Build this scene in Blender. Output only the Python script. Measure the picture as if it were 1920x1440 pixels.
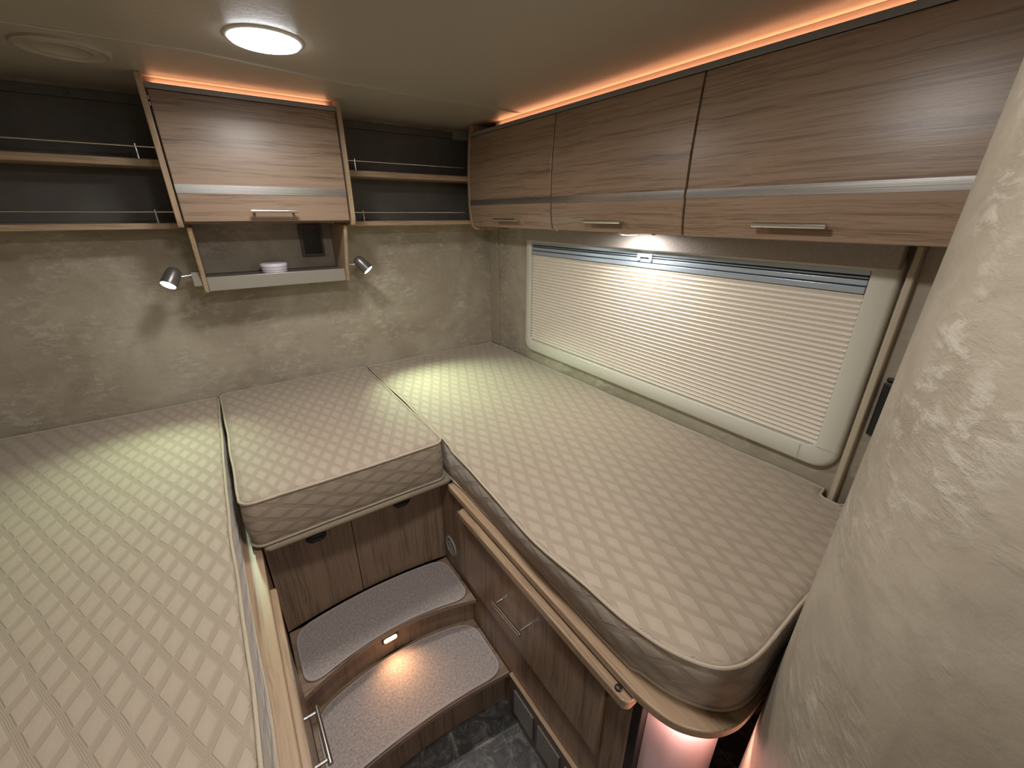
import bpy, bmesh, math, random
from mathutils import Vector, Matrix, noise
for o in list(bpy.data.objects):
    bpy.data.objects.remove(o)
S = bpy.context.scene
C = S.collection
H = 1.58            # eye height above the floor; all z below are given from eye height
rad = math.radians

# ------------------------------------------------------------------ camera
cam = bpy.data.cameras.new('camera')
cam.sensor_width = 36.0
cam.lens = 771.58 / 1920 * 36.0
cam.clip_start = 0.02
co = bpy.data.objects.new('camera', cam)
C.objects.link(co)
co.location = (0, 0, H)
co.rotation_euler = (rad(90 - 22.465), 0, rad(-35.026))
S.camera = co

# ------------------------------------------------------------------ world, exposure, view
w = bpy.data.worlds.new('world')
S.world = w
w.use_nodes = True
w.node_tree.nodes['Background'].inputs[0].default_value = (0.5, 0.55, 0.6, 1)
w.node_tree.nodes['Background'].inputs[1].default_value = 0.05
S.view_settings.view_transform = 'Standard'
S.view_settings.look = 'None'
S.view_settings.gamma = 1.0
S.view_settings.use_curve_mapping = False
S.view_settings.exposure = 0.45

# lamp powers (the lamps themselves are built further down)
P_MAIN = 3.6
P_SECOND = 5.2
P_REAR_FILL = 4.5  # added fill lamp behind the camera
P_READ = 1.0
P_UNDER = 1.2
P_STEP = 0.16
COOL = (1.0, 0.97, 0.935)
GREENISH = (0.74, 1.0, 0.68)
ORANGE = (1.0, 0.46, 0.23)


def area(name, loc, rot, size, power, col, spread=180, size_y=None, parent=None, shape='DISK'):
    d = bpy.data.lights.new(name, 'AREA')
    d.shape = shape
    d.size = size
    if size_y:
        d.size_y = size_y
    d.energy = power
    d.color = col
    d.spread = rad(spread)
    o = bpy.data.objects.new(name, d)
    C.objects.link(o)
    L = Vector((loc[0], loc[1], loc[2] + H))
    if parent:
        o.parent = parent
        L = L - rootloc(parent)
    o.location = L
    o.rotation_euler = rot
    return o


# ------------------------------------------------------------------ helpers
def rootloc(o):
    v = Vector((0, 0, 0))
    while o:
        v += o.location
        o = o.parent
    return v


def tag(o, label=None, cat=None, group=None, kind=None):
    if label: o['label'] = label
    if cat: o['category'] = cat
    if group: o['group'] = group
    if kind: o['kind'] = kind
    return o


def thing(name, loc, label=None, cat=None, group=None, kind=None):
    o = bpy.data.objects.new(name, None)
    o.empty_display_size = 0.05
    C.objects.link(o)
    o.location = (loc[0], loc[1], loc[2] + H)
    return tag(o, label, cat, group, kind)


def obj(name, bm, mat, parent=None, smooth=False, bev=0, seg=2, recalc=True):
    """bmesh in eye-height coordinates -> ONE mesh object"""
    if recalc:
        bmesh.ops.recalc_face_normals(bm, faces=bm.faces)
    if parent is not None:
        off = rootloc(parent)
    else:
        xs = [v.co.x for v in bm.verts]; ys = [v.co.y for v in bm.verts]; zs = [v.co.z for v in bm.verts]
        off = Vector(((min(xs) + max(xs)) / 2, (min(ys) + max(ys)) / 2, min(zs) + H))
    for v in bm.verts:
        v.co = Vector((v.co.x, v.co.y, v.co.z + H)) - off
    me = bpy.data.meshes.new(name)
    bm.to_mesh(me)
    bm.free()
    me.materials.append(mat)
    if smooth:
        for p in me.polygons: p.use_smooth = True
    o = bpy.data.objects.new(name, me)
    C.objects.link(o)
    if parent is not None:
        o.parent = parent
    else:
        o.location = off
    if bev:
        m = o.modifiers.new('bevel', 'BEVEL')
        m.width = bev; m.segments = seg; m.limit_method = 'ANGLE'; m.angle_limit = rad(35)
        m.harden_normals = False
        for p in me.polygons: p.use_smooth = True
        try:
            me.set_sharp_from_angle(angle=rad(40))
        except Exception:
            pass
    elif smooth:
        try:
            me.set_sharp_from_angle(angle=rad(45))
        except Exception:
            pass
    return o


def B(): return bmesh.new()


def box(bm, x0, x1, y0, y1, z0, z1):
    vs = [bm.verts.new(p) for p in ((x0, y0, z0), (x1, y0, z0), (x1, y1, z0), (x0, y1, z0), (x0, y0, z1), (x1, y0, z1), (x1, y1, z1), (x0, y1, z1))]
    for f in ((0, 3, 2, 1), (4, 5, 6, 7), (0, 1, 5, 4), (1, 2, 6, 5), (2, 3, 7, 6), (3, 0, 4, 7)):
        bm.faces.new([vs[i] for i in f])
    return bm


def bx(*a): return box(B(), *a)


def prism(bm, pts, axis, a0, a1):
    """closed polygon pts extruded along axis; pts are the other two coordinates in order"""
    def P(p, a):
        if axis == 'x': return (a, p[0], p[1])
        if axis == 'y': return (p[0], a, p[1])
        return (p[0], p[1], a)
    A = [bm.verts.new(P(p, a0)) for p in pts]
    Bv = [bm.verts.new(P(p, a1)) for p in pts]
    n = len(pts)
    bm.faces.new(A); bm.faces.new(list(reversed(Bv)))
    for i in range(n):
        bm.faces.new((A[i], Bv[i], Bv[(i + 1) % n], A[(i + 1) % n]))
    return bm


def cyl(bm, p0, p1, r, n=16, r2=None, cap=True):
    p0 = Vector(p0); p1 = Vector(p1)
    d = (p1 - p0).normalized()
    u = d.orthogonal().normalized(); v = d.cross(u)
    r2 = r if r2 is None else r2
    A = [bm.verts.new(p0 + (u * math.cos(t) + v * math.sin(t)) * r) for t in [2 * math.pi * i / n for i in range(n)]]
    Bv = [bm.verts.new(p1 + (u * math.cos(t) + v * math.sin(t)) * r2) for t in [2 * math.pi * i / n for i in range(n)]]
    for i in range(n):
        bm.faces.new((A[i], A[(i + 1) % n], Bv[(i + 1) % n], Bv[i]))
    if cap:
        bm.faces.new(list(reversed(A))); bm.faces.new(Bv)
    return bm


def tube(bm, pts, r, n=8, closed=False):
    pts = [Vector(p) for p in pts]
    N = len(pts); rings = []
    up = None
    for i, p in enumerate(pts):
        a = pts[(i - 1) % N] if (closed or i > 0) else pts[0]
        b = pts[(i + 1) % N] if (closed or i < N - 1) else pts[-1]
        d = (b - a).normalized()
        if up is None: up = d.orthogonal().normalized()
        up = (up - d * up.dot(d)).normalized()
        s = d.cross(up)
        rings.append([bm.verts.new(p + (up * math.cos(2 * math.pi * k / n) + s * math.sin(2 * math.pi * k / n)) * r) for k in range(n)])
    M = N if closed else N - 1
    for i in range(M):
        A = rings[i]; Bv = rings[(i + 1) % N]
        sh = 0
        if closed and i == N - 1:
            sh = min(range(n), key=lambda k: (A[0].co - Bv[k].co).length)
        for k in range(n):
            bm.faces.new((A[k], A[(k + 1) % n], Bv[(k + 1 + sh) % n], Bv[(k + sh) % n]))
    if not closed:
        bm.faces.new(list(reversed(rings[0]))); bm.faces.new(rings[-1])
    return bm


def lathe(bm, prof, c, axis=(0, 0, 1), n=32):
    """prof: list of (r, h) along the axis from c"""
    c = Vector(c); d = Vector(axis).normalized()
    u = d.orthogonal().normalized(); v = d.cross(u)
    rings = []
    for r, h in prof:
        if r < 1e-6:
            rings.append([bm.verts.new(c + d * h)])
        else:
            rings.append([bm.verts.new(c + d * h + (u * math.cos(2 * math.pi * k / n) + v * math.sin(2 * math.pi * k / n)) * r) for k in range(n)])
    for A, Bv in zip(rings, rings[1:]):
        for k in range(n):
            a = [A[k], A[(k + 1) % n]] if len(A) > 1 else [A[0]]
            b = [Bv[(k + 1) % n], Bv[k]] if len(Bv) > 1 else [Bv[0]]
            if len(a) + len(b) > 2: bm.faces.new(a + b)
    return bm


def rounded(pts, rs, n=8):
    """polygon with rounded corners"""
    out = []
    N = len(pts)
    for i, p in enumerate(pts):
        p = Vector(p); a = Vector(pts[i - 1]); b = Vector(pts[(i + 1) % N])
        r = rs[i] if isinstance(rs, (list, tuple)) else rs
        if r <= 0:
            out.append(tuple(p)); continue
        u = (a - p).normalized(); v = (b - p).normalized()
        ang = u.angle(v)
        t = min(r / math.tan(ang / 2), (a - p).length * .49, (b - p).length * .49)
        rr = t * math.tan(ang / 2)
        c = p + (u + v).normalized() * (rr / math.sin(ang / 2))
        s = p + u * t; e = p + v * t
        a0 = math.atan2(s.y - c.y, s.x - c.x); a1 = math.atan2(e.y - c.y, e.x - c.x)
        da = (a1 - a0 + math.pi) % (2 * math.pi) - math.pi
        for k in range(n + 1):
            t_ = a0 + da * k / n
            out.append((c.x + rr * math.cos(t_), c.y + rr * math.sin(t_)))
    return out


def resample(pts, step):
    out = []
    N = len(pts)
    for i in range(N):
        a = Vector(pts[i]); b = Vector(pts[(i + 1) % N])
        L = (b - a).length
        k = max(1, int(round(L / step)))
        for j in range(k): out.append(tuple(a.lerp(b, j / k)))
    return out


# ------------------------------------------------------------------ materials
def mat_base(name, col=(.5, .5, .5), rough=.5, metal=0., spec=.5):
    m = bpy.data.materials.new(name)
    m.use_nodes = True
    b = m.node_tree.nodes['Principled BSDF']
    b.inputs['Base Color'].default_value = (*col, 1)
    b.inputs['Roughness'].default_value = rough
    b.inputs['Metallic'].default_value = metal
    b.inputs['Specular IOR Level'].default_value = spec
    return m, m.node_tree, b


def N(nt, t, **kw):
    n = nt.nodes.new(t)
    for k, v in kw.items(): setattr(n, k, v)
    return n


def coords(nt, scale, uv=False, rot=(0, 0, 0)):
    tc = N(nt, 'ShaderNodeTexCoord'); mp = N(nt, 'ShaderNodeMapping')
    nt.links.new(tc.outputs['UV' if uv else 'Object'], mp.inputs[0])
    mp.inputs['Scale'].default_value = scale
    mp.inputs['Rotation'].default_value = rot
    return mp.outputs[0]


def noise_n(nt, vec, scale, detail=4, rough=.5, dist=0.):
    n = N(nt, 'ShaderNodeTexNoise')
    nt.links.new(vec, n.inputs['Vector'])
    n.inputs['Scale'].default_value = scale; n.inputs['Detail'].default_value = detail
    n.inputs['Roughness'].default_value = rough; n.inputs['Distortion'].default_value = dist
    return n.outputs[0]


def ramp(nt, fac, stops):
    r = N(nt, 'ShaderNodeValToRGB')
    e = r.color_ramp.elements
    while len(e) < len(stops): e.new(.5)
    for i, (p, c) in enumerate(stops):
        e[i].position = p
        e[i].color = (c, c, c, 1) if isinstance(c, (int, float)) else (*c, 1)
    nt.links.new(fac, r.inputs[0])
    return r.outputs[0]


def mathn(nt, op, a, b=None, c=None):
    n = N(nt, 'ShaderNodeMath', operation=op)
    for i, v in enumerate((a, b, c)):
        if v is None: continue
        if isinstance(v, (int, float)): n.inputs[i].default_value = v
        else: nt.links.new(v, n.inputs[i])
    return n.outputs[0]


def mixc(nt, fac, a, b, mode='MIX'):
    n = N(nt, 'ShaderNodeMix', data_type='RGBA', blend_type=mode)
    if isinstance(fac, (int, float)): n.inputs[0].default_value = fac
    else: nt.links.new(fac, n.inputs[0])
    for i, v in ((6, a), (7, b)):
        if isinstance(v, tuple): n.inputs[i].default_value = (*v, 1)
        else: nt.links.new(v, n.inputs[i])
    return n.outputs[2]


def bump(nt, bsdf, h, strength, dist=.001):
    n = N(nt, 'ShaderNodeBump')
    n.inputs['Strength'].default_value = strength
    n.inputs['Distance'].default_value = dist
    nt.links.new(h, n.inputs['Height'])
    nt.links.new(n.outputs[0], bsdf.inputs['Normal'])
    return n


def wood(name, axis, dark, light, rough=.38, seed=0., freq=1.0):
    """laminate with long wavy grain running along axis"""
    m, nt, b = mat_base(name, light, rough)
    long_, cross = .30, 17.0
    sc = {'x': (long_, cross, cross), 'y': (cross, long_, cross), 'z': (cross, cross, long_)}[axis]
    tc = N(nt, 'ShaderNodeTexCoord')
    mp = N(nt, 'ShaderNodeMapping'); nt.links.new(tc.outputs['Object'], mp.inputs[0])
    mp.inputs['Location'].default_value = (seed, seed * 1.7, seed * .6)
    # gentle waviness of the figure
    wv = noise_n(nt, mp.outputs[0], 2.2, 2, .5)
    add = N(nt, 'ShaderNodeVectorMath', operation='ADD')
    comb = N(nt, 'ShaderNodeCombineXYZ')
    off = mathn(nt, 'MULTIPLY', mathn(nt, 'SUBTRACT', wv, .5), .045)
    for i in range(3):
        if i != 'xyz'.index(axis): nt.links.new(off, comb.inputs[i])
    nt.links.new(mp.outputs[0], add.inputs[0]); nt.links.new(comb.outputs[0], add.inputs[1])
    m2 = N(nt, 'ShaderNodeMapping'); nt.links.new(add.outputs[0], m2.inputs[0])
    m2.inputs['Scale'].default_value = sc
    n1 = noise_n(nt, m2.outputs[0], 1.6 * freq, 5, .62)
    n2 = noise_n(nt, m2.outputs[0], 7.5 * freq, 6, .7)
    n3 = noise_n(nt, m2.outputs[0], 22 * freq, 3, .6)
    f = mathn(nt, 'ADD', mathn(nt, 'ADD', mathn(nt, 'MULTIPLY', n1, .35), mathn(nt, 'MULTIPLY', n2, .40)), mathn(nt, 'MULTIPLY', n3, .25))
    mid = tuple((a + c) / 2 for a, c in zip(dark, light))
    c = ramp(nt, f, [(.385, dark), (.455, mid), (.505, light), (.62, tuple(min(1, x * 1.13) for x in light))])
    nt.links.new(c, b.inputs['Base Color'])
    bump(nt, b, n2, .25, .0012)
    b.inputs['Roughness'].default_value = rough
    return m


WD, WL = (.150, .093, .060), (.305, .207, .137)
M = {}
M['wood_x'] = wood('walnut_laminate_x', 'x', (.128, .079, .051), (.282, .195, .133), .36, 3.1)
M['wood_y'] = wood('walnut_laminate_y', 'y', WD, WL, .32, 1.3)
M['wood_z'] = wood('walnut_laminate_z', 'z', (.135, .085, .053), (.275, .185, .122), .36, 5.2)
M['edge_y'] = wood('oak_edge_y', 'y', (.21, .135, .080), (.375, .255, .160), .35, 2.2)
M['edge_x'] = wood('oak_edge_x', 'x', (.25, .17, .105), (.42, .30, .19), .4, 4.2)
M['edge_z'] = wood('oak_edge_z', 'z', (.25, .17, .105), (.40, .285, .18), .4, 4.9)


def wallpaper():
    m, nt, b = mat_base('stucco_wallpaper', rough=.5, spec=.4)
    v = coords(nt, (1, 1, 1))
    big = noise_n(nt, v, 3.2, 5, .6, .8)
    c = ramp(nt, big, [(.3, (.265, .220, .165)), (.5, (.355, .305, .235)), (.72, (.445, .395, .315))])
    patch = ramp(nt, noise_n(nt, v, 5.0, 4, .6), [(.45, 0.), (.60, 1.)])
    vd = coords(nt, (.55, .55, 1.25))
    vein = noise_n(nt, vd, 46, 6, .70, .35)
    veinr = ramp(nt, vein, [(.50, 0.), (.60, 1.)])
    fac = mathn(nt, 'MULTIPLY', mathn(nt, 'MULTIPLY', patch, veinr), .38)
    c = mixc(nt, fac, c, (.62, .57, .49))
    vein2 = ramp(nt, noise_n(nt, vd, 26, 6, .7, .35), [(.36, 1.), (.45, 0.)])
    c = mixc(nt, mathn(nt, 'MULTIPLY', vein2, .22), c, (.20, .175, .13))
    nt.links.new(c, b.inputs['Base Color'])
    h = mathn(nt, 'ADD', mathn(nt, 'MULTIPLY', vein, mathn(nt, 'ADD', patch, .25)), mathn(nt, 'MULTIPLY', noise_n(nt, v, 130, 3), .12))
    bump(nt, b, h, .6, .005)
    return m


M['wall'] = wallpaper()

m, nt, b = mat_base('dark_niche_lining', (.05, .046, .04), .6)
v = coords(nt, (1, 1, 1))
nt.links.new(ramp(nt, noise_n(nt, v, 7, 6, .6), [(.35, (.085, .078, .068)), (.7, (.125, .115, .10))]), b.inputs['Base Color'])
bump(nt, b, noise_n(nt, v, 90, 3), .3, .001)
M['niche'] = m

m, nt, b = mat_base('ceiling_vinyl', (.40, .355, .30), .33, spec=.45)
v = coords(nt, (1, 1, 1))
vo = N(nt, 'ShaderNodeTexVoronoi'); vo.inputs['Scale'].default_value = 150
nt.links.new(v, vo.inputs['Vector'])
h = mathn(nt, 'ADD', noise_n(nt, v, 70, 4, .6, 1.2), mathn(nt, 'MULTIPLY', noise_n(nt, v, 2.5, 2), .0))
bump(nt, b, h, .35, .0016)
M['ceiling'] = m

m, nt, b = mat_base('slate_vinyl', (.06, .06, .06), .35)
v = coords(nt, (1, 1, 1), rot=(0, 0, rad(8)))
br = N(nt, 'ShaderNodeTexBrick'); nt.links.new(v, br.inputs['Vector'])
br.inputs['Scale'].default_value = 1; br.inputs['Brick Width'].default_value = .30; br.inputs['Row Height'].default_value = .17
br.inputs['Mortar Size'].default_value = .0035; br.inputs['Mortar Smooth'].default_value = .3
br.inputs['Color1'].default_value = (.075, .072, .068, 1); br.inputs['Color2'].default_value = (.125, .118, .110, 1)
br.inputs['Mortar'].default_value = (.17, .165, .155, 1)
cl = ramp(nt, noise_n(nt, v, 20, 7, .75, 1.5), [(.36, (.32, .32, .32)), (.5, (.62, .62, .62)), (.62, (1.7, 1.62, 1.5))])
nt.links.new(mixc(nt, 1., br.outputs[0], cl, 'MULTIPLY'), b.inputs['Base Color'])
bump(nt, b, noise_n(nt, v, 28, 6, .7, 1.), .35, .002)
M['floor'] = m


def quilt():
    m, nt, b = mat_base('quilted_fabric', rough=.62, spec=.3)
    tc = N(nt, 'ShaderNodeTexCoord')
    # light wobble of the quilting
    wob = N(nt, 'ShaderNodeTexNoise'); nt.links.new(tc.outputs['UV'], wob.inputs['Vector'])
    wob.inputs['Scale'].default_value = 7; wob.inputs['Detail'].default_value = 2
    sub = N(nt, 'ShaderNodeVectorMath', operation='SUBTRACT'); nt.links.new(wob.outputs['Color'], sub.inputs[0]); sub.inputs[1].default_value = (.5, .5, .5)
    scl = N(nt, 'ShaderNodeVectorMath', operation='SCALE'); nt.links.new(sub.outputs[0], scl.inputs[0]); scl.inputs['Scale'].default_value = .012
    ad = N(nt, 'ShaderNodeVectorMath', operation='ADD'); nt.links.new(tc.outputs['UV'], ad.inputs[0]); nt.links.new(scl.outputs[0], ad.inputs[1])
    sp = N(nt, 'ShaderNodeSeparateXYZ'); nt.links.new(ad.outputs[0], sp.inputs[0])
    x = mathn(nt, 'DIVIDE', sp.outputs[0], .0455); y = mathn(nt, 'DIVIDE', sp.outputs[1], .094)
    p = mathn(nt, 'SUBTRACT', x, y); q = mathn(nt, 'ADD', x, y)
    def edge(t):
        f = mathn(nt, 'FRACT', t)
        return mathn(nt, 'SUBTRACT', .5, mathn(nt, 'ABSOLUTE', mathn(nt, 'SUBTRACT', f, .5)))
    d = mathn(nt, 'MINIMUM', edge(p), edge(q))
    pad = ramp(nt, d, [(.125, 0.), (.175, .75), (.5, 1.)])
    line = ramp(nt, d, [(.0, .0), (.022, 1.), (.040, 1.), (.060, 0.), (.082, 1.), (.12, 1.), (.135, .35)])
    h = mathn(nt, 'ADD', pad, mathn(nt, 'MULTIPLY', line, .20))
    wr = noise_n(nt, tc.outputs['Object'], 8, 5, .55, .6)
    h = mathn(nt, 'ADD', h, mathn(nt, 'MULTIPLY', wr, 1.6))
    h = mathn(nt, 'ADD', h, mathn(nt, 'MULTIPLY', noise_n(nt, tc.outputs['Object'], 420, 2), .10))
    c = mixc(nt, pad, (.350, .276, .206), (.462, .370, .285))
    c2 = mixc(nt, mathn(nt, 'MULTIPLY', line, .8), mixc(nt, .45, c, (.25, .20, .145)), c)
    nt.links.new(c2, b.inputs['Base Color'])
    b.inputs['Sheen Weight'].default_value = .25
    b.inputs['Sheen Roughness'].default_value = .45
    bump(nt, b, h, .55, .0032)
    return m


M['quilt'] = quilt()


def fabric(name, col, scale=300, st=.3, rough=.85, var=.25):
    m, nt, b = mat_base(name, col, rough, spec=.25)
    v = coords(nt, (1, 1, 1))
    n = noise_n(nt, v, scale, 3, .7)
    nt.links.new(mixc(nt, n, tuple(x * (1 - var) for x in col), tuple(min(1, x * (1 + var)) for x in col)), b.inputs['Base Color'])
    bump(nt, b, n, st, .002)
    return m


M['piping'] = fabric('piping_fabric', (.43, .355, .265), 500, .15)
M['skirt'] = fabric('plain_cover_fabric', (.33, .265, .19), 260, .2)
M['carpet'] = fabric('grey_carpet', (.37, .32, .295), 165, 1., .95, .75)
M['carpet_edge'] = fabric('carpet_binding', (.44, .385, .355), 350, .3)
M['pelmet'] = fabric('silvery_pelmet_fabric', (.36, .32, .29), 160, .55, .6)
M['blind'] = fabric('pleated_blind_fabric', (.78, .72, .63), 500, .08, .8)


def simple(name, col, rough=.4, metal=0., spec=.5):
    return mat_base(name, col, rough, metal, spec)[0]


def brushed(name, col, rough, axis):
    m, nt, b = mat_base(name, col, rough, 1.)
    sc = {'x': (3, 1400, 1400), 'y': (1400, 3, 1400), 'z': (1400, 1400, 3)}[axis]
    n = noise_n(nt, coords(nt, sc), 1, 3)
    nt.links.new(ramp(nt, n, [(.3, rough * .8), (.7, rough * 1.3)]), b.inputs['Roughness'])
    bump(nt, b, n, .08, .0004)
    return m


M['steel_x'] = brushed('brushed_steel_x', (.62, .60, .58), .28, 'x')
M['steel_y'] = brushed('brushed_steel_y', (.62, .60, .58), .28, 'y')
M['chrome'] = simple('satin_chrome', (.72, .70, .68), .2, 1.)
M['lip'] = simple('grey_lacquer_lip', (.23, .215, .20), .35)
M['fascia'] = simple('cove_fascia', (.34, .27, .25), .45)
M['ledge'] = simple('champagne_metal', (.34, .315, .27), .38, .35)
M['ledge_top'] = simple('dark_ledge_top', (.10, .082, .068), .5)
M['black'] = simple('black_plastic', (.012, .012, .012), .35)
M['blackglass'] = simple('black_gloss', (.006, .006, .007), .08)
M['brownframe'] = simple('brown_frame', (.075, .048, .038), .4)
M['seam'] = simple('dark_gap', (.02, .014, .011), .8)
M['cream'] = simple('cream_plastic', (.58, .555, .47), .32)
M['whitep'] = simple('white_plastic', (.85, .84, .82), .4)
M['lilac'] = simple('white_disc_plastic', (.62, .57, .62), .45)
M['alu_y'] = simple('anodised_rail', (.48, .55, .62), .28, .5)
M['beige_trim'] = simple('beige_edge_trim', (.46, .39, .29), .4)
M['greymetal'] = simple('grey_lamp_metal', (.16, .155, .14), .35, .6)
M['brown'] = simple('brown_cap', (.035, .018, .012), .3)
M['ventgrey'] = simple('grey_vent_plastic', (.36, .335, .295), .4)
M['grille'] = simple('brown_grille_panel', (.115, .09, .075), .4)
M['slat'] = simple('brown_grey_slat', (.17, .15, .13), .4)
M['softtrim'] = fabric('grey_trim_board', (.33, .285, .225), 40, .15, .5)
M['pearl'] = simple('pearl_gloss_panel', (.80, .62, .62), .10, 0., .6)


def emit(name, col, st):
    m = bpy.data.materials.new(name); m.use_nodes = True
    nt = m.node_tree; nt.nodes.clear()
    o = N(nt, 'ShaderNodeOutputMaterial'); e = N(nt, 'ShaderNodeEmission')
    e.inputs[0].default_value = (*col, 1); e.inputs[1].default_value = st
    nt.links.new(e.outputs[0], o.inputs[0])
    return m


M['lens_cool'] = emit('lit_cool_lens', (.95, .97, 1.), 14)
M['lens_under'] = emit('lit_small_lens', (1., .97, .90), 8)
M['lens_read'] = emit('lit_reading_lens', (.86, 1., .92), 45)
M['lens_warm'] = emit('lit_warm_lens', (1., .74, .38), 3.5)
M['led'] = emit('orange_led_strip', (1., .40, .18), 3)
M['led_pink'] = emit('pink_led_strip', (1., .5, .38), 3)

# ------------------------------------------------------------------ room shell
X0, X1, Y0, Y1 = -.82, 1.26, -1.6, 2.0
ZC = .365
ZF = -H


def struct(name, bm, mat, **k):
    o = obj(name, bm, mat, **k)
    o['kind'] = 'structure'
    return o


struct('floor', bx(X0 - .1, X1 + .1, Y0 - .1, Y1 + .1, ZF - .05, ZF), M['floor'])
struct('ceiling', bx(X0 - .1, X1 + .1, Y0 - .1, Y1 + .1, ZC, ZC + .05), M['ceiling'])
struct('wall_back', bx(X0 - .1, X1 + .1, Y1, Y1 + .05, ZF, ZC), M['wall'])
struct('wall_left', bx(X0 - .05, X0, Y0, Y1, ZF, ZC), M['wall'])
struct('wall_front', bx(X0 - .1, X1 + .1, Y0 - .05, Y0, ZF, ZC), M['wall'])
struct('wall_right', bx(X1, X1 + .05, Y0, Y1, ZF, ZC), M['wall'])

# curved wet-room partition beside the camera (leans very slightly)
cx, cy, R = .75, -.25, .377


def part_pts():
    pts = [(1.258, cy + R), (1.0, cy + R), (.85, cy + R)]
    for k in range(37):
        a = math.pi / 2 + (math.pi / 2) * k / 36
        pts.append((cx + R * math.cos(a), cy + R * math.sin(a)))
    pts += [(cx - R, -.5), (cx - R, -.8), (cx - R, Y0)]
    return pts


bm = B()
pp = part_pts()
th = .03
cols = []
zs = [ZF + (ZC - ZF) * i / 24 for i in range(25)]
for z in zs:
    lean = -.0127 * (z + .30)
    row = [bm.verts.new((x, y + lean, z)) for x, y in pp]
    row2 = []
    for i, (x, y) in enumerate(pp):
        if i <= 2: n = (0, -1)
        elif i >= len(pp) - 3: n = (1, 0)
        else:
            n = ((cx - x) / R, (cy - y) / R)
        row2.append(bm.verts.new((min(x + n[0] * th, 1.258), y + n[1] * th + lean, z)))
    cols.append((row, row2))
for (a, a2), (b_, b2) in zip(cols, cols[1:]):
    for i in range(len(pp) - 1):
        bm.faces.new((a[i], a[i + 1], b_[i + 1], b_[i]))
        bm.faces.new((a2[i], b2[i], b2[i + 1], a2[i + 1]))
for r1, r2 in (cols[0], cols[-1]):
    for i in range(len(pp) - 1):
        bm.faces.new((r1[i], r1[i + 1], r2[i + 1], r2[i]))
for i in (0, -1):
    for (a, a2), (b_, b2) in zip(cols, cols[1:]):
        bm.faces.new((a[i], b_[i], b2[i], a2[i]))
struct('wall_partition', bm, M['wall'], smooth=True)

# corner strip, right-hand edge trim, ceiling joint, wall-top strip
struct('trim_1', bx(1.2525, 1.2595, 1.918, 1.9995, -.70, -.062), M['softtrim'], bev=.002)
struct('trim_2', bx(1.222, 1.2595, .243, .257, -.74, -.062), M['beige_trim'], bev=.003)
struct('wall_inset', bx(1.248, 1.2595, .135, .2425, -1.2, -.062), M['wall'])
bm = B()
tube(bm, [(-.81, 1.47, ZC), (-.5, 1.47, ZC), (-.25, 1.467, ZC), (-.1, 1.455, ZC), (.06, 1.448, ZC), (.23, 1.475, ZC), (.4, 1.503, ZC), (.65, 1.52, ZC), (.946, 1.526, ZC), (1.12, 1.53, ZC)], .0035, 8)
struct('trim_3', bm, M['ceiling'], smooth=True)
t = thing('trim_4', (.2, 1.985, .33), kind='structure')
for xa, xb in ((-.81, -.067), (.493, 1.05)):
    obj('strip', bx(xa, xb, 1.985, 1.9995, .326, .352), M['niche'], t, bev=.002)
for x in (-.25, .66, .85, 1.01):
    b_ = B(); lathe(b_, [(0, .004), (.004, .0035), (.006, 0)], (x, 1.985, .341), (0, -1, 0), 12)
    obj('screw', b_, M['greymetal'], t, smooth=True)

# ------------------------------------------------------------------ window
W = thing('window_1', (1.2595, .95, -.63), kind='structure')
fr_out = rounded([(.268, -.648), (1.648, -.648), (1.648, -.085), (.268, -.085)], [.055, .045, .02, .02], 8)
fr_in = rounded([(.322, -.590), (1.606, -.590), (1.606, -.120), (.322, -.120)], [.022, .015, .004, .004], 8)


def ring_frame(bm, outer, inner, x_out, x_face, x_back):
    # outer & inner have equal counts
    n = len(outer)
    def lift(pts, x, s=0, c=None):
        return [bm.verts.new((x, p[0], p[1])) for p in pts]
    cyy = (min(p[0] for p in outer) + max(p[0] for p in outer)) / 2
    czz = (min(p[1] for p in outer) + max(p[1] for p in outer)) / 2
    def inset(pts, d):
        return [(p[0] - d * (1 if p[0] > cyy else -1), p[1] - d * (1 if p[1] > czz else -1)) for p in pts]
    loops = [lift(outer, x_back), lift(outer, x_out), lift(inset(outer, .004), x_face + .003), lift(inset(outer, .010), x_face),
             lift(inset(inner, -.004), x_face), lift(inner, x_face + .003), lift(inner, x_back)]
    for A, Bv in zip(loops, loops[1:]):
        for i in range(n):
            bm.faces.new((A[i], A[(i + 1) % n], Bv[(i + 1) % n], Bv[i]))


bm = B(); ring_frame(bm, fr_out, fr_in, 1.246, 1.234, 1.2595)
obj('frame', bm, M['cream'], W, smooth=True)
# joint lines of the frame corners
for y in (.272, 1.60):
    pass
b_ = B(); box(b_, 1.2333, 1.2345, .272, .318, -.586, -.584); box(b_, 1.2333, 1.2345, .355, .357, -.644, -.594)
obj('frame_joint', b_, simple('frame_joint_tone', (.42, .40, .33), .5), W)
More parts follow.
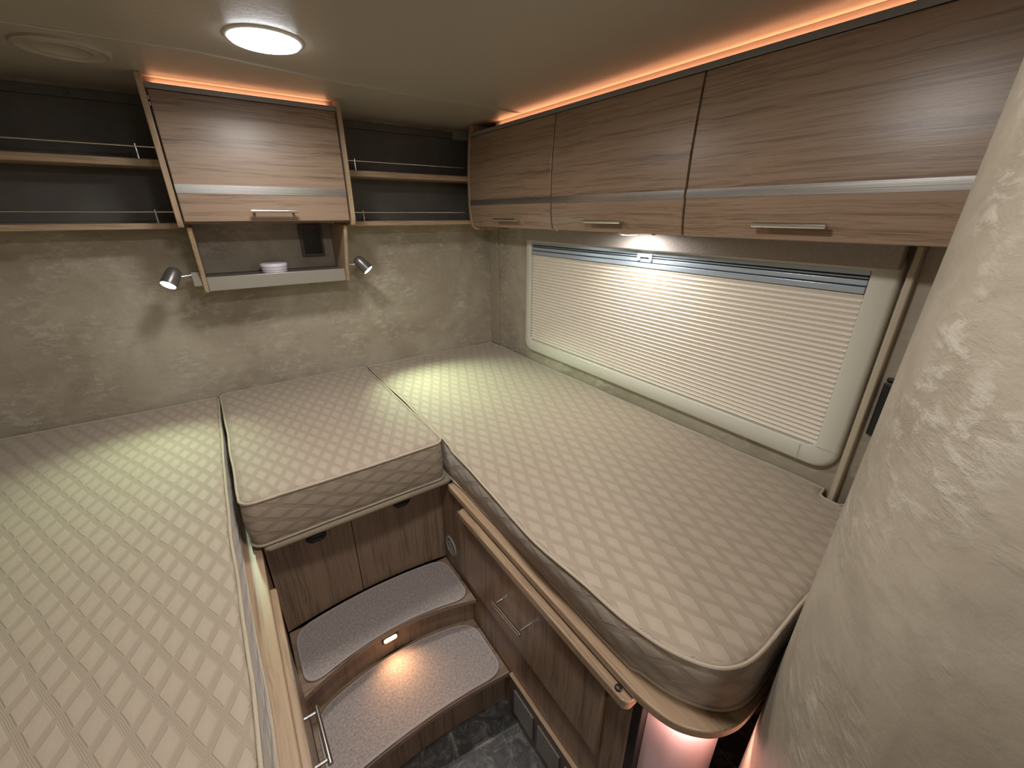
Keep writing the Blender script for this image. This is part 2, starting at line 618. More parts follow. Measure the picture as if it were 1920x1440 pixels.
# pleated blind: zigzag of 34 pleats
bm = B()
ztop, zbot, n = -.176, -.590, 30
pz = (ztop - zbot) / n
prev = None
for i in range(2 * n + 1):
    z = ztop - (i // 2) * pz - (.32 * pz if i % 2 else 0)
    x = 1.2395 if i % 2 else 1.2490
    cur = (bm.verts.new((x, .324, z)), bm.verts.new((x, 1.604, z)))
    if prev: bm.faces.new((prev[0], prev[1], cur[1], cur[0]))
    prev = cur
bd = obj('blind', bm, M['blind'], W, recalc=False)
md = bd.modifiers.new('thick', 'SOLIDIFY'); md.thickness = .0008
obj('backing', bx(1.2545, 1.2575, .322, 1.606, -.592, -.118), M['blind'], W)
for name, x, z0, z1 in (('upper_rail', 1.240, -.1330, -.1195), ('slim_rail', 1.237, -.1400, -.1365), ('blind_rail', 1.2385, -.1565, -.1435), ('blind_rail', 1.236, -.1748, -.1590)):
    obj(name, bx(x, 1.2535, .324, 1.604, z0, z1), M['alu_y'], W, bev=.0018)
obj('rail_groove', bx(1.2480, 1.2530, .324, 1.604, -.1600, -.1325), M['black'], W)
b_ = B(); box(b_, 1.228, 1.2365, .925, .985, -.1395, -.128); box(b_, 1.228, 1.2365, .925, .934, -.151, -.1395); box(b_, 1.228, 1.2365, .976, .985, -.151, -.1395)
obj('latch', b_, M['whitep'], W, bev=.0015)

# pelmet under the cabinets
pl = obj('window_pelmet', bx(1.205, 1.2335, .270, 1.640, -.1135, -.0570), M['pelmet'], bev=.003)
tag(pl, 'silvery grey fabric-covered pelmet above the pleated window blind, under the overhead cabinets', 'pelmet')

# ------------------------------------------------------------------ right overhead cabinets
PROF = [(.365, 1.065), (.30, 1.056), (.22, 1.049), (.13, 1.045), (.05, 1.046), (0., 1.049), (-.03, 1.0535), (-.055, 1.060)]


def px(z):
    for (z0, x0), (z1, x1) in zip(PROF, PROF[1:]):
        if z <= z0 and z >= z1:
            return x0 + (x1 - x0) * (z - z0) / (z1 - z0)
    return PROF[-1][1] if z < PROF[-1][0] else PROF[0][1]


def slab_y(y0, y1, z0, z1, off, th, nz=14):
    zs = [z0 + (z1 - z0) * i / nz for i in range(nz + 1)]
    f = [(px(z) + off, z) for z in zs]
    bk = [(px(z) + off + th, z) for z in reversed(zs)]
    return prism(B(), f + bk, 'y', y0, y1)


def bar_handle(parent, p0, p1, out, r=.0055, post_in=.012, mat=None, posts=True, pr=.0042):
    """bar from p0 to p1, posts going back along vector out"""
    mat = mat or M['chrome']
    p0 = Vector(p0); p1 = Vector(p1); d = (p1 - p0).normalized(); out = Vector(out)
    h = B(); cyl(h, p0, p1, r, 16)
    for q in (p0 + d * post_in, p1 - d * post_in):
        cyl(h, q, q + out, pr, 12)
    return obj('handle', h, mat, parent, bev=.0008)


SPEC = [(1.2535, 1.832, 1.438, 1.598, 'short brown wood overhead cabinet in the far corner, with curved end panel and flap door', None),
        (.7095, 1.2475, .900, 1.052, 'middle wood overhead cabinet above the window, over the lit under-cabinet lamp', None),
        (.145, .7035, .362, .509, 'widest-looking wood overhead cabinet nearest the curved wall, above the right end of the window', None)]
for i, (ya, yb, ha, hb, lab, _) in enumerate(SPEC):
    t = thing('overhead_cabinet', (1.16, (ya + yb) / 2, -.0565), lab, 'cabinet', 'overhead cabinets along the window wall')
    obj('body', bx(1.085, 1.2595, ya - .002, yb + .0015, -.0555, .3145), M['wood_y'], t)
    d = obj('door', slab_y(ya, yb, -.0545, .3135, 0, .018), M['wood_y'], t, bev=.002)
    obj('door_strip', slab_y(ya + .0005, yb - .0005, .0365, .0575, -.0012, .004, 4), M['steel_y'], d)
    bar_handle(d, (1.024, ha, -.0225), (1.024, hb, -.0225), (.030, 0, 0))
    if i == 0:
        P = [(px(z) - .001, z) for z in [.364 - .419 * k / 16 for k in range(17)]]
        P += [(1.067, -.0625), (1.078, -.0695), (1.096, -.0725), (1.2595, -.0725), (1.2595, .3645)]
        obj('end_panel', prism(B(), P, 'y', 1.8345, 1.8495), M['edge_z'], t, bev=.002)
    if i == 1:
        k = B(); lathe(k, [(0, .006), (.006, .005), (.008, 0)], (1.13, .852, -.0555), (0, 0, -1), 12)
        obj('door_catch', k, M['brown'], t, smooth=True)
        k = B(); lathe(k, [(0, .004), (.004, .003), (.005, 0)], (1.075, 1.243, -.0545), (0, 0, -1), 12)
        obj('door_buffer', k, M['whitep'], t, smooth=True)

t = thing('cabinet_cornice', (1.09, .95, .315), 'grey lip and orange-lit fascia strip running above the window-side cabinets', 'cornice')
obj('lip', bx(1.058, 1.0745, .145, 1.8335, .3150, .3300), M['lip'], t, bev=.0015)
obj('fascia', bx(1.128, 1.140, .145, 1.7335, .3150, .3648), M['fascia'], t, bev=.001)
obj('shelf', bx(1.0745, 1.128, .145, 1.8335, .3150, .3190), M['fascia'], t)
obj('led_profile', bx(1.118, 1.1278, .16, 1.72, .3330, .3420), M['fascia'], t)
obj('led_strip', bx(1.120, 1.126, .165, 1.715, .3420, .3430), M['led'], t)
area('cove_light', (1.123, .93, .3440), (rad(180), 0, 0), .005, .46, ORANGE, 160, 1.54, t, 'RECTANGLE')

t = thing('cabinet_downlight', (1.115, .936, -.0615), 'lit round lamp set under the middle overhead cabinet, shining down the blind', 'lamp')
k = B(); lathe(k, [(.030, 0), (.0345, 0), (.0345, -.0035), (.032, -.0055), (.0295, -.0055)], (1.115, .936, -.0557), (0, 0, 1), 32)
obj('trim_ring', k, M['whitep'], t, smooth=True)
k = B(); lathe(k, [(.0295, 0), (.020, -.0025), (0, -.0035)], (1.115, .936, -.0610), (0, 0, 1), 32)
obj('lens', k, M['lens_under'], t, smooth=True)
area('downlight_light', (1.115, .936, -.0675), (0, rad(-8), 0), .05, P_UNDER, COOL, 175, None, t)

# ------------------------------------------------------------------ centre wall cabinet over the niche
t = thing('wall_cabinet', (.213, 1.99, -.265), 'wood wall cabinet between the two open dark shelves, with flap door and open niche below', 'cabinet')
obj('body', bx(-.049, .466, 1.762, 1.9995, -.030, .3295), M['wood_x'], t)


def yprof(z): return 1.7345 - .008 * (1 - ((z - .15) / .18) ** 2)


def slab_x(x0, x1, z0, z1, off, th, nz=12):
    zs = [z0 + (z1 - z0) * i / nz for i in range(nz + 1)]
    f = [(yprof(z) + off, z) for z in zs] + [(yprof(z) + off + th, z) for z in reversed(zs)]
    return prism(B(), f, 'x', x0, x1)


d = obj('door', slab_x(-.0455, .4615, -.0235, .3285, 0, .018), M['wood_x'], t, bev=.002)
obj('door_strip', slab_x(-.0450, .4610, .0595, .0845, -.0012, .004, 4), M['steel_x'], d)
bar_handle(d, (.140, 1.702, .0085), (.281, 1.702, .0085), (0, .031, 0))
for xa, xb in ((-.0655, -.0500), (.4665, .4920)):
    P = rounded([(1.7225, .3645), (1.7195, .15), (1.7245, -.020), (1.735, -.0405), (1.9995, -.0405), (1.9995, .3645)], [0, .3, .05, .01, 0, 0], 5)
    obj('side_panel', prism(B(), P, 'x', xa, xb if xa < 0 else .4820), M['edge_z'], t, bev=.002)
obj('lip', bx(-.0495, .4660, 1.731, 1.745, .3297, .3440), M['lip'], t, bev=.0015)
obj('fascia', bx(-.0495, .4660, 1.776, 1.786, .3297, .3648), M['fascia'], t, bev=.001)
k = B(); cyl(k, (-.0478, 1.737, .302), (-.0478, 1.737, .312), .0022, 8); cyl(k, (-.0478, 1.737, .286), (-.0478, 1.737, .296), .0022, 8)
obj('hinge', k, M['chrome'], t)
obj('led_profile', bx(-.040, .456, 1.767, 1.7758, .3390, .3460), M['fascia'], t)
obj('led_strip', bx(-.035, .451, 1.769, 1.774, .3460, .3470), M['led'], t)
area('cove_light', (.208, 1.7715, .3478), (rad(180), 0, 0), .48, .14, ORANGE, 160, .005, t, 'RECTANGLE')
# brackets and ledge under the cabinet
BP = rounded([(1.768, -.0415), (1.778, -.075), (1.832, -.205), (1.842, -.262), (1.870, -.266), (1.9995, -.235), (1.9995, -.0415)], [0, .03, .06, .012, .02, 0, 0], 5)
obj('bracket', prism(B(), BP, 'x', -.0460, -.0325), M['edge_z'], t, bev=.002)
obj('bracket', prism(B(), BP, 'x', .4440, .4575), M['edge_z'], t, bev=.002)
obj('ledge_front', bx(-.0320, .4435, 1.8440, 1.8560, -.2580, -.2090), M['ledge'], t, bev=.002)
obj('ledge', bx(-.0320, .4435, 1.8565, 1.9995, -.2220, -.2120), M['ledge_top'], t)
obj('slot', bx(.345, .395, 1.868, 1.880, -.2123, -.2115), M['black'], t)

t = thing('ribbed_disc', (.193, 1.895, -.212), 'white ribbed round plastic disc lying on the ledge under the wall cabinet', 'disc')
k = B(); lathe(k, [(0, 0), (.043, 0), (.045, .003), (.045, .008), (.0425, .010)], (.193, 1.903, -.212), n=40)
lathe(k, [(.0425, .010), (.046, .0115), (.0465, .018), (.044, .020), (.047, .0215), (.048, .030), (.045, .034), (0, .035)], (.193, 1.903, -.212), n=40)
obj('shell', k, M['lilac'], t, smooth=True)

t = thing('wall_socket', (.363, 1.999, -.165), 'black recessed panel in a dark brown frame on the niche wall', 'socket')
k = B()
for a in ((.318, .328, -.167, -.043), (.397, .407, -.167, -.043), (.328, .397, -.167, -.157), (.328, .397, -.053, -.043)):
    box(k, a[0], a[1], 1.986, 1.9995, a[2], a[3])
obj('frame', k, M['brownframe'], t)
obj('insert', bx(.3285, .3965, 1.9900, 1.9995, -.1565, -.0535), M['blackglass'], t)

# ------------------------------------------------------------------ open shelves on the back wall
SH = [(-.8195, -.0665, -.0465, -.0285, 'lower open shelf board left of the wall cabinet, with low metal gallery rail', -.118, 'L'),
      (-.8195, -.0665, .1390, .1600, 'upper open shelf board left of the wall cabinet, with low metal gallery rail', -.118, 'L'),
      (.4835, 1.2505, -.0465, -.0285, 'lower open shelf board right of the wall cabinet, with low metal gallery rail', .556, 'R'),
      (.4835, 1.2505, .1390, .1600, 'upper open shelf board right of the wall cabinet, with low metal gallery rail', .548, 'R')]
for xa, xb, z0, z1, lab, xp, side in SH:
    t = thing('wall_shelf', ((xa + xb) / 2, 1.93, z0), lab, 'shelf', 'open shelves on the back wall')
    xe = xb if side == 'L' else xb
    obj('board', bx(xa, xe, 1.8600, 1.9990, z0, z1), M['edge_x'], t, bev=.0015)
    zr = z1 + .0345
    k = B(); cyl(k, (xa + .001, 1.868, zr), (xe - .001, 1.868, zr), .0022, 10)
    obj('rail', k, M['chrome'], t, smooth=True)
    k = B(); cyl(k, (xp, 1.868, z1 - .001), (xp, 1.868, z1 + .042), .0034, 12)
    obj('post', k, M['chrome'], t, smooth=True)
    if side == 'L':
        k = B(); cyl(k, (-.60, 1.868, z1 - .001), (-.60, 1.868, z1 + .042), .0034, 12)
        obj('post', k, M['chrome'], t, smooth=True)
# dark lining of the shelf niches (its own panels on the back wall)
for xa, xb, lab in ((-.8195, -.0665, 'dark grey lining panel of the open shelves left of the wall cabinet'), (.4835, 1.2505, 'dark grey lining panel of the open shelves right of the wall cabinet')):
    o = obj('niche_lining', bx(xa, xb, 1.9992, 1.9999, -.0270, .326), M['niche'])
    tag(o, lab, 'wall panel')


# ------------------------------------------------------------------ reading lamps
def reading_lamp(root_pt, bend, head_c, lens_c, aim, lab, plate, k=1.):
    k_ = k
    t = thing('reading_lamp', root_pt, lab, 'lamp', 'reading lamps either side of the niche')
    if plate:
        obj('mount', bx(-.0720, -.0465, 1.842, 1.872, -.237, -.188), M['ledge'], t, bev=.002)
    k = B(); tube(k, [root_pt, bend, head_c], .0035, 10)
    obj('arm', k, M['chrome'], t, smooth=True)
    hc = Vector(head_c); lc = Vector(lens_c); d = (lc - hc).normalized()
    L = (lc - hc).length
    k = B(); lathe(k, [(0, -.022), (.012, -.021), (.020, -.014), (.0225, 0), (.0245, L - .004), (.0235, L), (.0215, L), (.0215, L - .004)], hc, d, 28)
    obj('head', k, M['greymetal'], t, smooth=True)
    k = B(); lathe(k, [(.0213, L - .003), (.014, L + .0005), (0, L + .0015)], hc, d, 28)
    obj('lens', k, M['lens_read'], t, smooth=True)
    sp = bpy.data.lights.new('reading_light', 'SPOT')
    sp.energy = P_READ * 10 * k_; sp.color = GREENISH; sp.spot_size = rad(84); sp.spot_blend = 1.; sp.shadow_soft_size = .018
    o = bpy.data.objects.new('reading_light', sp); C.objects.link(o); o.parent = t
    o.location = lc + d * .006 + Vector((0, 0, H)) - rootloc(t)
    dirv = Vector(aim) - lc
    o.rotation_euler = dirv.to_track_quat('-Z', 'Y').to_euler()


reading_lamp((-.0700, 1.845, -.197), (-.098, 1.842, -.201), (-.120, 1.835, -.190), (-.140, 1.812, -.222), (-.30, 1.40, -.70), 'left reading lamp, lit, on a bent chrome arm beside the niche', True, 1.15)
reading_lamp((.4590, 1.845, -.192), (.482, 1.845, -.196), (.506, 1.838, -.186), (.532, 1.818, -.220), (.74, 1.47, -.70), 'right reading lamp, lit, on a short chrome arm beside the niche', False, 2.4)


# ------------------------------------------------------------------ ceiling lamps and vent
def ceiling_lamp(x, y, lab, power, spread=165):
    t = thing('ceiling_lamp', (x, y, ZC), lab, 'lamp', 'round ceiling lamps')
    k = B(); lathe(k, [(.070, 0), (.080, 0), (.0795, -.002), (.077, -.004), (.074, -.0045), (.072, -.003)], (x, y, ZC), n=48)
    obj('trim_ring', k, M['whitep'], t, smooth=True)
    k = B(); lathe(k, [(.0740, -.0040), (.070, -.0085), (.050, -.0125), (0, -.0148)], (x, y, ZC), n=48)
    obj('lens', k, M['lens_cool'], t, smooth=True)
    area('ceiling_light', (x, y, ZC - .018), (0, 0, 0), .14, power, COOL, spread, None, t)


ceiling_lamp(.206, 1.268, 'bright round flush ceiling lamp in front of the wall cabinet', P_MAIN)
ceiling_lamp(.206, .44, 'bright round flush ceiling lamp above the steps, nearer the camera', P_SECOND, 180)
ceiling_lamp(.05, -.75, 'added round ceiling lamp behind the camera, assumed, filling the room with light', P_REAR_FILL, 180)  # unseen and assumed, added for general light from behind the camera

t = thing('ceiling_speaker', (-.18, 1.600, ZC), 'round beige ceiling speaker cover above the left bed', 'speaker')
k = B(); lathe(k, [(.0885, 0), (.088, -.006), (.082, -.008), (.078, -.004), (.060, -.003), (.052, -.006), (.048, -.002), (.0, -.001)], (-.18, 1.600, ZC), n=56)
obj('cover', k, M['ceiling'], t, smooth=True)

# ------------------------------------------------------------------ mattresses
def mattress(name, outline, zb, zt, lab, extra=None, seed=0, crown=.006, wob=.004, bulge=.006, foot=None, vs=1.):
    t = thing(name, (sum(p[0] for p in outline) / len(outline), sum(p[1] for p in outline) / len(outline), zb), lab, 'mattress', 'fitted quilted mattresses')
    pts = resample(outline, .02)
    n = len(pts)
    area2 = sum(pts[i][0] * pts[(i + 1) % n][1] - pts[(i + 1) % n][0] * pts[i][1] for i in range(n))
    if area2 < 0: pts.reverse()
    nor = []
    for i in range(n):
        a = Vector(pts[i - 2]); b = Vector(pts[(i + 2) % n]); d = (b - a).normalized()
        nor.append(Vector((d.y, -d.x)))
    def wz(x, y): return wob * noise.noise(Vector((x * 5 + seed, y * 5, .3)))
    def wx(x, y, z): return wob * .8 * noise.noise(Vector((x * 6 + seed, y * 6, z * 7 + 4)))
    prof = [(zb + .003, -.012), (zb, -.004), (zb + .006, .0), (zb + .3 * (zt - zb), bulge * .8), (zb + .6 * (zt - zb), bulge), (zt - .014, bulge * .5), (zt - .005, -.001), (zt, -.006), (zt + crown * .35, -.016), (zt + crown * .6, -.026)]
    bm = B(); uvl = bm.loops.layers.uv.new('UVMap')
    rings = []
    for z, o in prof:
        r = []
        for i, p in enumerate(pts):
            q = Vector(p) + nor[i] * o
            f = 1 if zb + .01 < z else 0
            k = wx(q.x, q.y, z) * f
            q = q + nor[i] * k
            if foot:
                u = max(0., min(1., (zt - .03 - z) / (zt - .03 - zb)))
                q.x += foot(p[0], p[1]) * u
            r.append(bm.verts.new((q.x, q.y, z + (wz(q.x, q.y) if z > zt - .02 else 0))))
        rings.append(r)
    arc = [0]
    for i in range(n): arc.append(arc[-1] + (Vector(pts[(i + 1) % n]) - Vector(pts[i])).length)
    for j, (A, Bv) in enumerate(zip(rings, rings[1:])):
        for i in range(n):
            f = bm.faces.new((A[i], A[(i + 1) % n], Bv[(i + 1) % n], Bv[i]))
            top = j >= 7
            for l, (ii, jj) in zip(f.loops, ((i, j), (i + 1, j), (i + 1, j + 1), (i, j + 1))):
                v = l.vert.co
                l[uvl].uv = (v.x, v.y) if top else ((v.z + .01) * vs, arc[ii])
    f = bm.faces.new(rings[-1])
    for l in f.loops: l[uvl].uv = (l.vert.co.x, l.vert.co.y)
    res = bmesh.ops.triangulate(bm, faces=[f])
    f = bm.faces.new(list(reversed(rings[0])))
    for l in f.loops: l[uvl].uv = (l.vert.co.x, l.vert.co.y)
    body = obj('cover', bm, M['quilt'], t, smooth=True)
    for zz, off, nm in ((zt - .0035, .0015, 'top_piping'), (zb + .0045, .001, 'bottom_piping')):
        loop = []
        for i, p in enumerate(pts):
            q = Vector(p) + nor[i] * (off + .0005)
            q = q + nor[i] * wx(q.x, q.y, zz)
            if foot and zz < zt - .05: q.x += foot(p[0], p[1])
            loop.append((q.x, q.y, zz + (wz(q.x, q.y) if zz > zt - .02 else 0)))
        k = B(); tube(k, loop, .0038, 8, True)
        obj(nm, k, M['piping'], t, smooth=True)
    return t


ZT, ZB = -.703, -.8565
def spline(P, n=5):
    out = []
    for i in range(1, len(P) - 2):
        a, b, c, d = [Vector(P[j]) for j in (i - 1, i, i + 1, i + 2)]
        for k in range(n):
            t_ = k / n
            out.append(tuple(.5 * ((2 * b) + (c - a) * t_ + (2 * a - 5 * b + 4 * c - d) * t_ ** 2 + (3 * b - a - 3 * c + d) * t_ ** 3)))
    out.append(tuple(P[-2]))
    return out


def rfoot(x, y):
    if x > .80: return 0.
    if y > 1.15: return .004
    if y > .30: return max(0., .517 - x)
    return .032 * max(0., min(1., (.80 - x) / .25))


rm = [(1.247, 1.992), (.524, 1.992), (.518, 1.60), (.5145, 1.13)] + spline([(.5145, 1.3), (.511, 1.10), (.498, 1.02), (.484, .78), (.475, .577), (.484, .38), (.496, .283), (.515, .226), (.547, .180), (.590, .155), (.645, .146), (.715, .148), (.79, .152), (.9, .154)]) + [(1.235, .156), (1.235, .205), (1.205, .225), (1.205, .262), (1.214, .2735), (1.247, .2755)]
mattress('bed_mattress', list(reversed(rm)), ZB, ZT, 'long quilted beige mattress on the right, below the window blind', seed=1.5, foot=rfoot, vs=.72, wob=.006)
mm = rounded([(-.080, 1.108), (.4985, 1.108), (.5015, 1.992), (-.094, 1.992)], [.032, .032, .03, .03], 6)
mattress('bed_mattress', mm, -.8460, ZT + .004, 'square quilted beige mattress section in the middle, above the carpeted steps', seed=7.2, bulge=.004, wob=.004, vs=.95, crown=.012)
lm = rounded([(-.8155, -.10), (-.100, -.10), (-.098, .60), (-.110, 1.05), (-.108, 1.98), (-.8155, 1.98)], [.03, .08, .3, .3, .03, .03], 5)
mattress('bed_mattress', lm, ZB, ZT, 'long quilted beige mattress on the left, edge to the aisle', seed=12.1)
# folded flap of plain fabric below the middle section
fl = rounded([(-.060, 1.100), (.5185, 1.100), (.5185, 1.19), (-.060, 1.19)], [.02, .02, 0, 0], 5)
k = B(); prism(k, [(p[0], p[1]) for p in fl], 'z', -.8690, -.8490)
o = obj('mattress_flap', k, M['skirt'], bev=.008, seg=3)
tag(o, 'plain brown fabric flap folded beneath the front of the middle mattress section', 'fabric flap')

# ------------------------------------------------------------------ bed bases
XR = .508
t = thing('bed_platform', (.88, 1.1, ZF), 'wooden right bed platform with rounded top board, bar handle and vent grille by the steps', 'bed platform', 'wooden bed platforms around the steps')
tb = [(1.255, 1.997), (.522, 1.997), (.522, 1.092), (.4935, 1.090), (.492, 1.07), (.490, .60)] + spline([(.490, .6), (.489, .33), (.490, .27), (.4995, .222), (.517, .188), (.550, .156), (.592, .138), (.632, .133), (.70, .134), (.8, .134)]) + [ (1.20, .136), (1.245, .16), (1.245, .90)]
obj('top_board', prism(B(), list(reversed(tb)), 'z', -.8820, -.8590), M['edge_y'], t, bev=.003)
obj('front_panel', bx(XR, XR + .018, .290, 1.1985, ZF + .0005, -.8825), M['wood_z'], t, bev=.001)
obj('end_post', bx(XR - .001, XR + .020, .268, .2895, ZF, -.8825), M['seam'], t, bev=.002)
d = obj('door', bx(XR - .016, XR - .0005, .355, 1.030, -1.205, -.932), M['wood_z'], t, bev=.004)
bar_handle(d, (.4610, .762, -1.071), (.4610, .618, -1.056), (.031, 0, 0), r=.0055)
P = rounded([(.472, .283), (.5075, .283), (.5075, .985), (.472, .985)], [.022, .004, .004, .018], 6)
r_ = obj('rail', prism(B(), P, 'z', -.9150, -.8900), M['edge_y'], t, bev=.005, seg=3)
k = B(); lathe(k, [(0, .006), (.005, .0055), (.0075, .003), (.008, 0)], (.4845, .315, -.890), (0, 0, 1), 16)
obj('screw_cap', k, M['brown'], r_, smooth=True)
k = B(); lathe(k, [(0, .002), (.0035, .0015), (.004, 0)], (XR - .0001, 1.056, -.975), (-1, 0, 0), 10)
obj('screw_cap', k, M['whitep'], t, smooth=True)
# round air vent
v_ = B(); lathe(v_, [(.030, -.002), (.030, .0035), (.033, .005), (.040, .0045), (.042, 0)], (XR, 1.128, -1.172), (-1, 0, 0), 40)
vo_ = obj('air_vent', v_, M['ventgrey'], t, smooth=True)
k = B()
lathe(k, [(0, .0009), (.0305, .0009)], (XR, 1.128, -1.172), (-1, 0, 0), 24)
obj('vent_opening', k, M['black'], vo_)
k = B()
for i in range(-2, 3):
    zc = -1.172 + i * .0115
    hw = math.sqrt(max(.029 ** 2 - (i * .0115) ** 2, 0))
    prism(k, [(1.128 - hw, zc - .002), (1.128 + hw, zc + .004), (1.128 + hw, zc + .0058), (1.128 - hw, zc - .0002)], 'x', XR - .0035, XR - .0015)
box(k, XR - .0055, XR - .001, 1.1255, 1.1305, -1.201, -1.143)
obj('vent_louvre', k, M['ventgrey'], vo_)
# grille panel above the floor
g = obj('grille_panel', bx(XR - .010, XR - .0003, .290, .722, -1.5795, -1.389), M['grille'], t, bev=.002)
obj('grille_trim', bx(XR - .0125, XR - .0003, .290, .724, -1.3885, -1.3825), M['edge_y'], t, bev=.001)
for ya in (.595, .474, .353):
    obj('grille_opening', bx(XR - .0104, XR - .0098, ya - .002, ya + .100, -1.543, -1.422), M['black'], g)
    k = B()
    for i in range(11):
        z = -1.425 - i * .0108
        box(k, XR - .0145, XR - .0100, ya, ya + .098, z - .0052, z)
    obj('grille_slats', k, M['slat'], g)
k = B(); lathe(k, [(0, .002), (.003, .0015), (.004, 0)], (XR - .010, .707, -1.447), (-1, 0, 0), 10)
obj('screw', k, M['chrome'], g, smooth=True)
# lit glossy curved end panel under the rounded board
ep = [(.5285, .268), (.535, .225), (.552, .197), (.578, .178), (.605, .170), (.632, .168), (.632, .178), (.607, .180), (.584, .187), (.561, .204), (.545, .229), (.5385, .268)]
obj('end_panel', prism(B(), list(reversed(ep)), 'z', ZF + .001, -.8830), M['pearl'], t, smooth=True)
obj('led_strip', bx(.560, .618, .1550, .1590, -.8850, -.8826), M['led_pink'], t)
area('base_light', (.582, .157, -.8875), (rad(14), 0, rad(-22)), .11, .34, (1., .55, .47), 170, .006, t, 'RECTANGLE')
area('base_light', (.522, .205, -.8875), (0, rad(14), rad(-62)), .07, .20, (1., .55, .47), 170, .006, t, 'RECTANGLE')

# middle base behind the steps
def yarc(x, y0, dy): return y0 + dy * (1 - ((x - .222) / .286) ** 2)


def arcslab(x0, x1, y0, dy, yb, z0, z1, n=24):
    f = [(x0 + (x1 - x0) * i / n, yarc(x0 + (x1 - x0) * i / n, y0, dy)) for i in range(n + 1)]
    return prism(B(), f + [(x1, yb), (x0, yb)], 'z', z0, z1)


def arcband(x0, x1, y0, dy, th, z0, z1, n=24):
    f = [(x0 + (x1 - x0) * i / n, yarc(x0 + (x1 - x0) * i / n, y0, dy)) for i in range(n + 1)]
    return prism(B(), f + [(x, y + th) for x, y in reversed(f)], 'z', z0, z1)


XL = -.064
t = thing('bed_platform', (.222, 1.6, ZF), 'wooden platform below the middle mattress section, with two black catches behind the upper step', 'bed platform', 'wooden bed platforms around the steps')
for a, b_ in ((XL + .001, .1885), (.1905, XR - .001)):
    f = [(a + (b_ - a) * i / 12, yarc(a + (b_ - a) * i / 12, 1.186, .028)) for i in range(13)]
    obj('front_panel', prism(B(), f + [(x, y + .016) for x, y in reversed(f)], 'z', -1.268, -.8700), M['wood_z'], t, bev=.001)
obj('carcass', bx(XL + .001, XR - .001, 1.245, 1.997, ZF, -.8480), M['wood_z'], t)
for x, z in ((.078, -.955), (.361, -.949)):
    y = yarc(x, 1.186, .028)
    k = B(); prism(k, [(x - .030, z + .014), (x + .030, z + .014), (x + .030, z + .002), (x + .016, z - .012), (x - .016, z - .012), (x - .030, z + .002)], 'y', y - .016, y)
    ct = obj('catch', k, M['black'], t, bev=.002)
    obj('catch_lever', bx(x - .013, x + .015, y - .0185, y - .015, z - .006, z + .001), simple('satin_black', (.06, .065, .07), .25), ct, bev=.001)

# left base
t = thing('bed_platform', (-.44, 1.0, ZF), 'wooden left bed platform with long rail and bar handle by the lower step', 'bed platform', 'wooden bed platforms around the steps')
obj('top_board', bx(-.8195, -.064, -.12, 1.997, -.8820, -.8590), M['edge_y'], t, bev=.003)
obj('front_panel', bx(-.084, -.0665, -.12, 1.1985, ZF, -.8825), M['wood_z'], t, bev=.001)
P = rounded([(-.066, .05), (-.050, .05), (-.050, .985), (-.066, .985)], [.002, .008, .012, .002], 5)
obj('rail', prism(B(), P, 'z', -.9120, -.8870), M['edge_y'], t, bev=.004, seg=3)
d = obj('door', bx(-.066, -.056, .30, .93, -1.24, -.935), M['wood_z'], t, bev=.003)
bar_handle(d, (-.0290, .730, -1.030), (-.0270, .600, -1.030), (-.0285, 0, 0), r=.0055)

# ------------------------------------------------------------------ steps
t = thing('step_unit', (.222, 1.08, ZF), 'two wooden steps with concave fronts between the bed bases, small lamp in the riser', 'steps')
obj('tread', arcslab(XL + .002, XR - .002, .941, .060, 1.184, -1.289, -1.269), M['edge_x'].copy() if False else M['wood_x'], t, bev=.002)
obj('tread', arcslab(XL + .002, XR - .002, .733, .024, 1.02, -1.416, -1.396), M['wood_x'], t, bev=.002)
obj('riser', arcband(XL + .002, XR - .002, .968, .055, .016, -1.3955, -1.2895), M['wood_z'], t)
obj('riser', arcband(XL + .002, XR - .002, .764, .028, .016, ZF + .0005, -1.4165), M['wood_z'], t)
yl = yarc(.211, .968, .055)
s_ = obj('lamp_housing', bx(.184, .240, yl - .007, yl - .0002, -1.333, -1.311), M['brown'], t, bev=.002)
k = B(); P = rounded([(.190, -1.330), (.234, -1.330), (.234, -1.314), (.190, -1.314)], .0075, 6)
prism(k, P, 'y', yl - .0105, yl - .0072)
obj('lamp_lens', k, M['lens_warm'], s_, smooth=False)
area('step_light', (.212, yl - .013, -1.322), (rad(-56), 0, 0), .040, P_STEP * 1.1, (1., .52, .25), 120, .012, t, 'RECTANGLE')


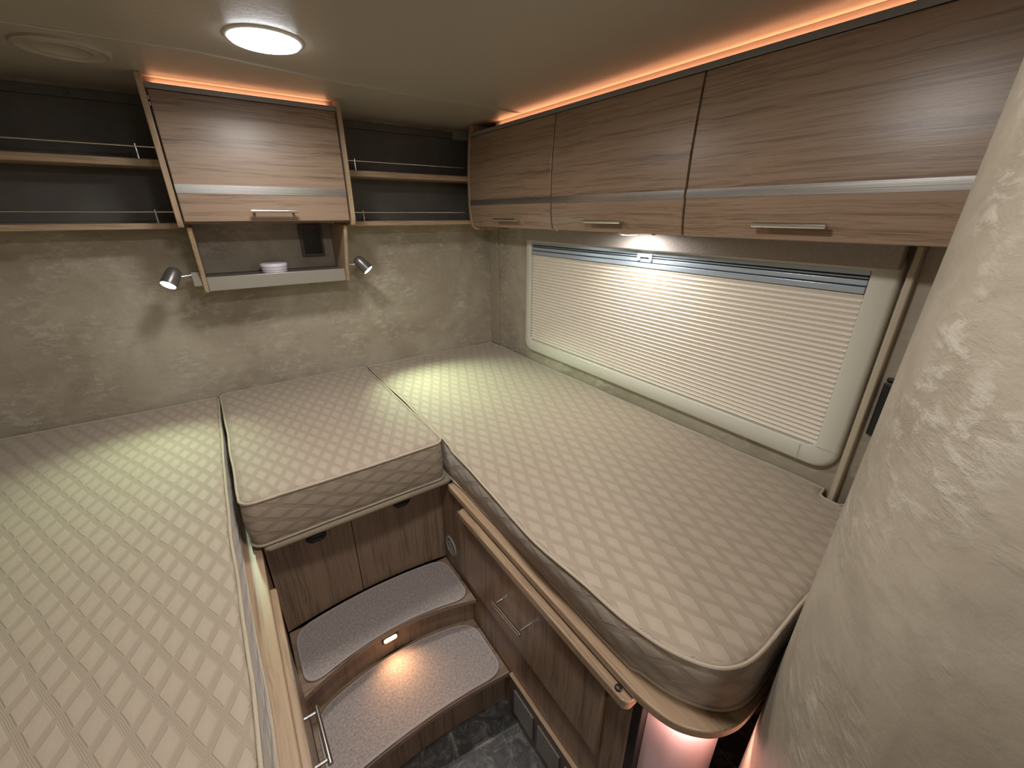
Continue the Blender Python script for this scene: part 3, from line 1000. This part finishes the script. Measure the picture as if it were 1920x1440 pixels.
def step_mat(front, back, z, lab):
    f = []
    xs0, xs1 = -.046, .490
    n = 26
    fr = [(xs0 + (xs1 - xs0) * i / n, yarc(xs0 + (xs1 - xs0) * i / n, *front)) for i in range(n + 1)]
    bk = [(xs0 + (xs1 - xs0) * i / n, yarc(xs0 + (xs1 - xs0) * i / n, *back)) for i in range(n + 1)]
    pts = fr + list(reversed(bk))
    rs = [0] * len(pts); 
    # rounded corners: replace the four end corners by arcs
    fr2 = [p for p in fr if xs0 + .055 < p[0] < xs1 - .055]
    bk2 = [p for p in bk if xs0 + .055 < p[0] < xs1 - .055]
    def corner(c, a, b, m=8):
        c = Vector(c); a = Vector(a); b = Vector(b)
        return [tuple(a * (1 - u) ** 2 + c * 2 * u * (1 - u) + b * u * u) for u in [i / m for i in range(m + 1)]]
    r = .055
    yf0, yf1 = fr[0][1], fr[-1][1]; yb0, yb1 = bk[0][1], bk[-1][1]
    out = corner((xs0, yf0 + .004), (xs0, yf0 + r), (xs0 + r, yarc(xs0 + r, *front))) + fr2
    out += corner((xs1, yf1 + .004), (xs1 - r, yarc(xs1 - r, *front)), (xs1, yf1 + r))
    out += corner((xs1, yb1), (xs1, yb1 - r), (xs1 - r, yarc(xs1 - r, *back))) + list(reversed(bk2))
    out += corner((xs0, yb0), (xs0 + r, yarc(xs0 + r, *back)), (xs0, yb0 - r))
    t = thing('step_mat', (.222, (yf0 + yb0) / 2, z), lab, 'mat', 'grey carpet mats on the steps')
    obj('carpet', prism(B(), out, 'z', z, z + .007), M['carpet'], t, bev=.002)
    loop = [(x, y, z + .0042) for x, y in resample(out, .012)]
    k = B(); tube(k, loop, .0040, 8, True)
    obj('binding', k, M['carpet_edge'], t, smooth=True)


step_mat((.953, .052), (1.166, .030), -1.2688, 'grey carpet mat with rounded corners on the upper step')
step_mat((.742, .022), (.950, .055), -1.3958, 'grey carpet mat with rounded corners on the lower step, lit by the step lamp')

# ------------------------------------------------------------------ black switch on the right wall
t = thing('wall_switch', (1.247, .222, -.512), 'black switch unit on the wall right of the window, half behind the curved wall', 'switch')
obj('body', bx(1.236, 1.2475, .195, .232, -.506, -.370), M['black'], t, bev=.003)
obj('cap', bx(1.238, 1.2475, .197, .230, -.366, -.356), M['black'], t, bev=.003)
obj('seam_line', bx(1.2355, 1.238, .197, .230, -.3695, -.3665), M['greymetal'], t)
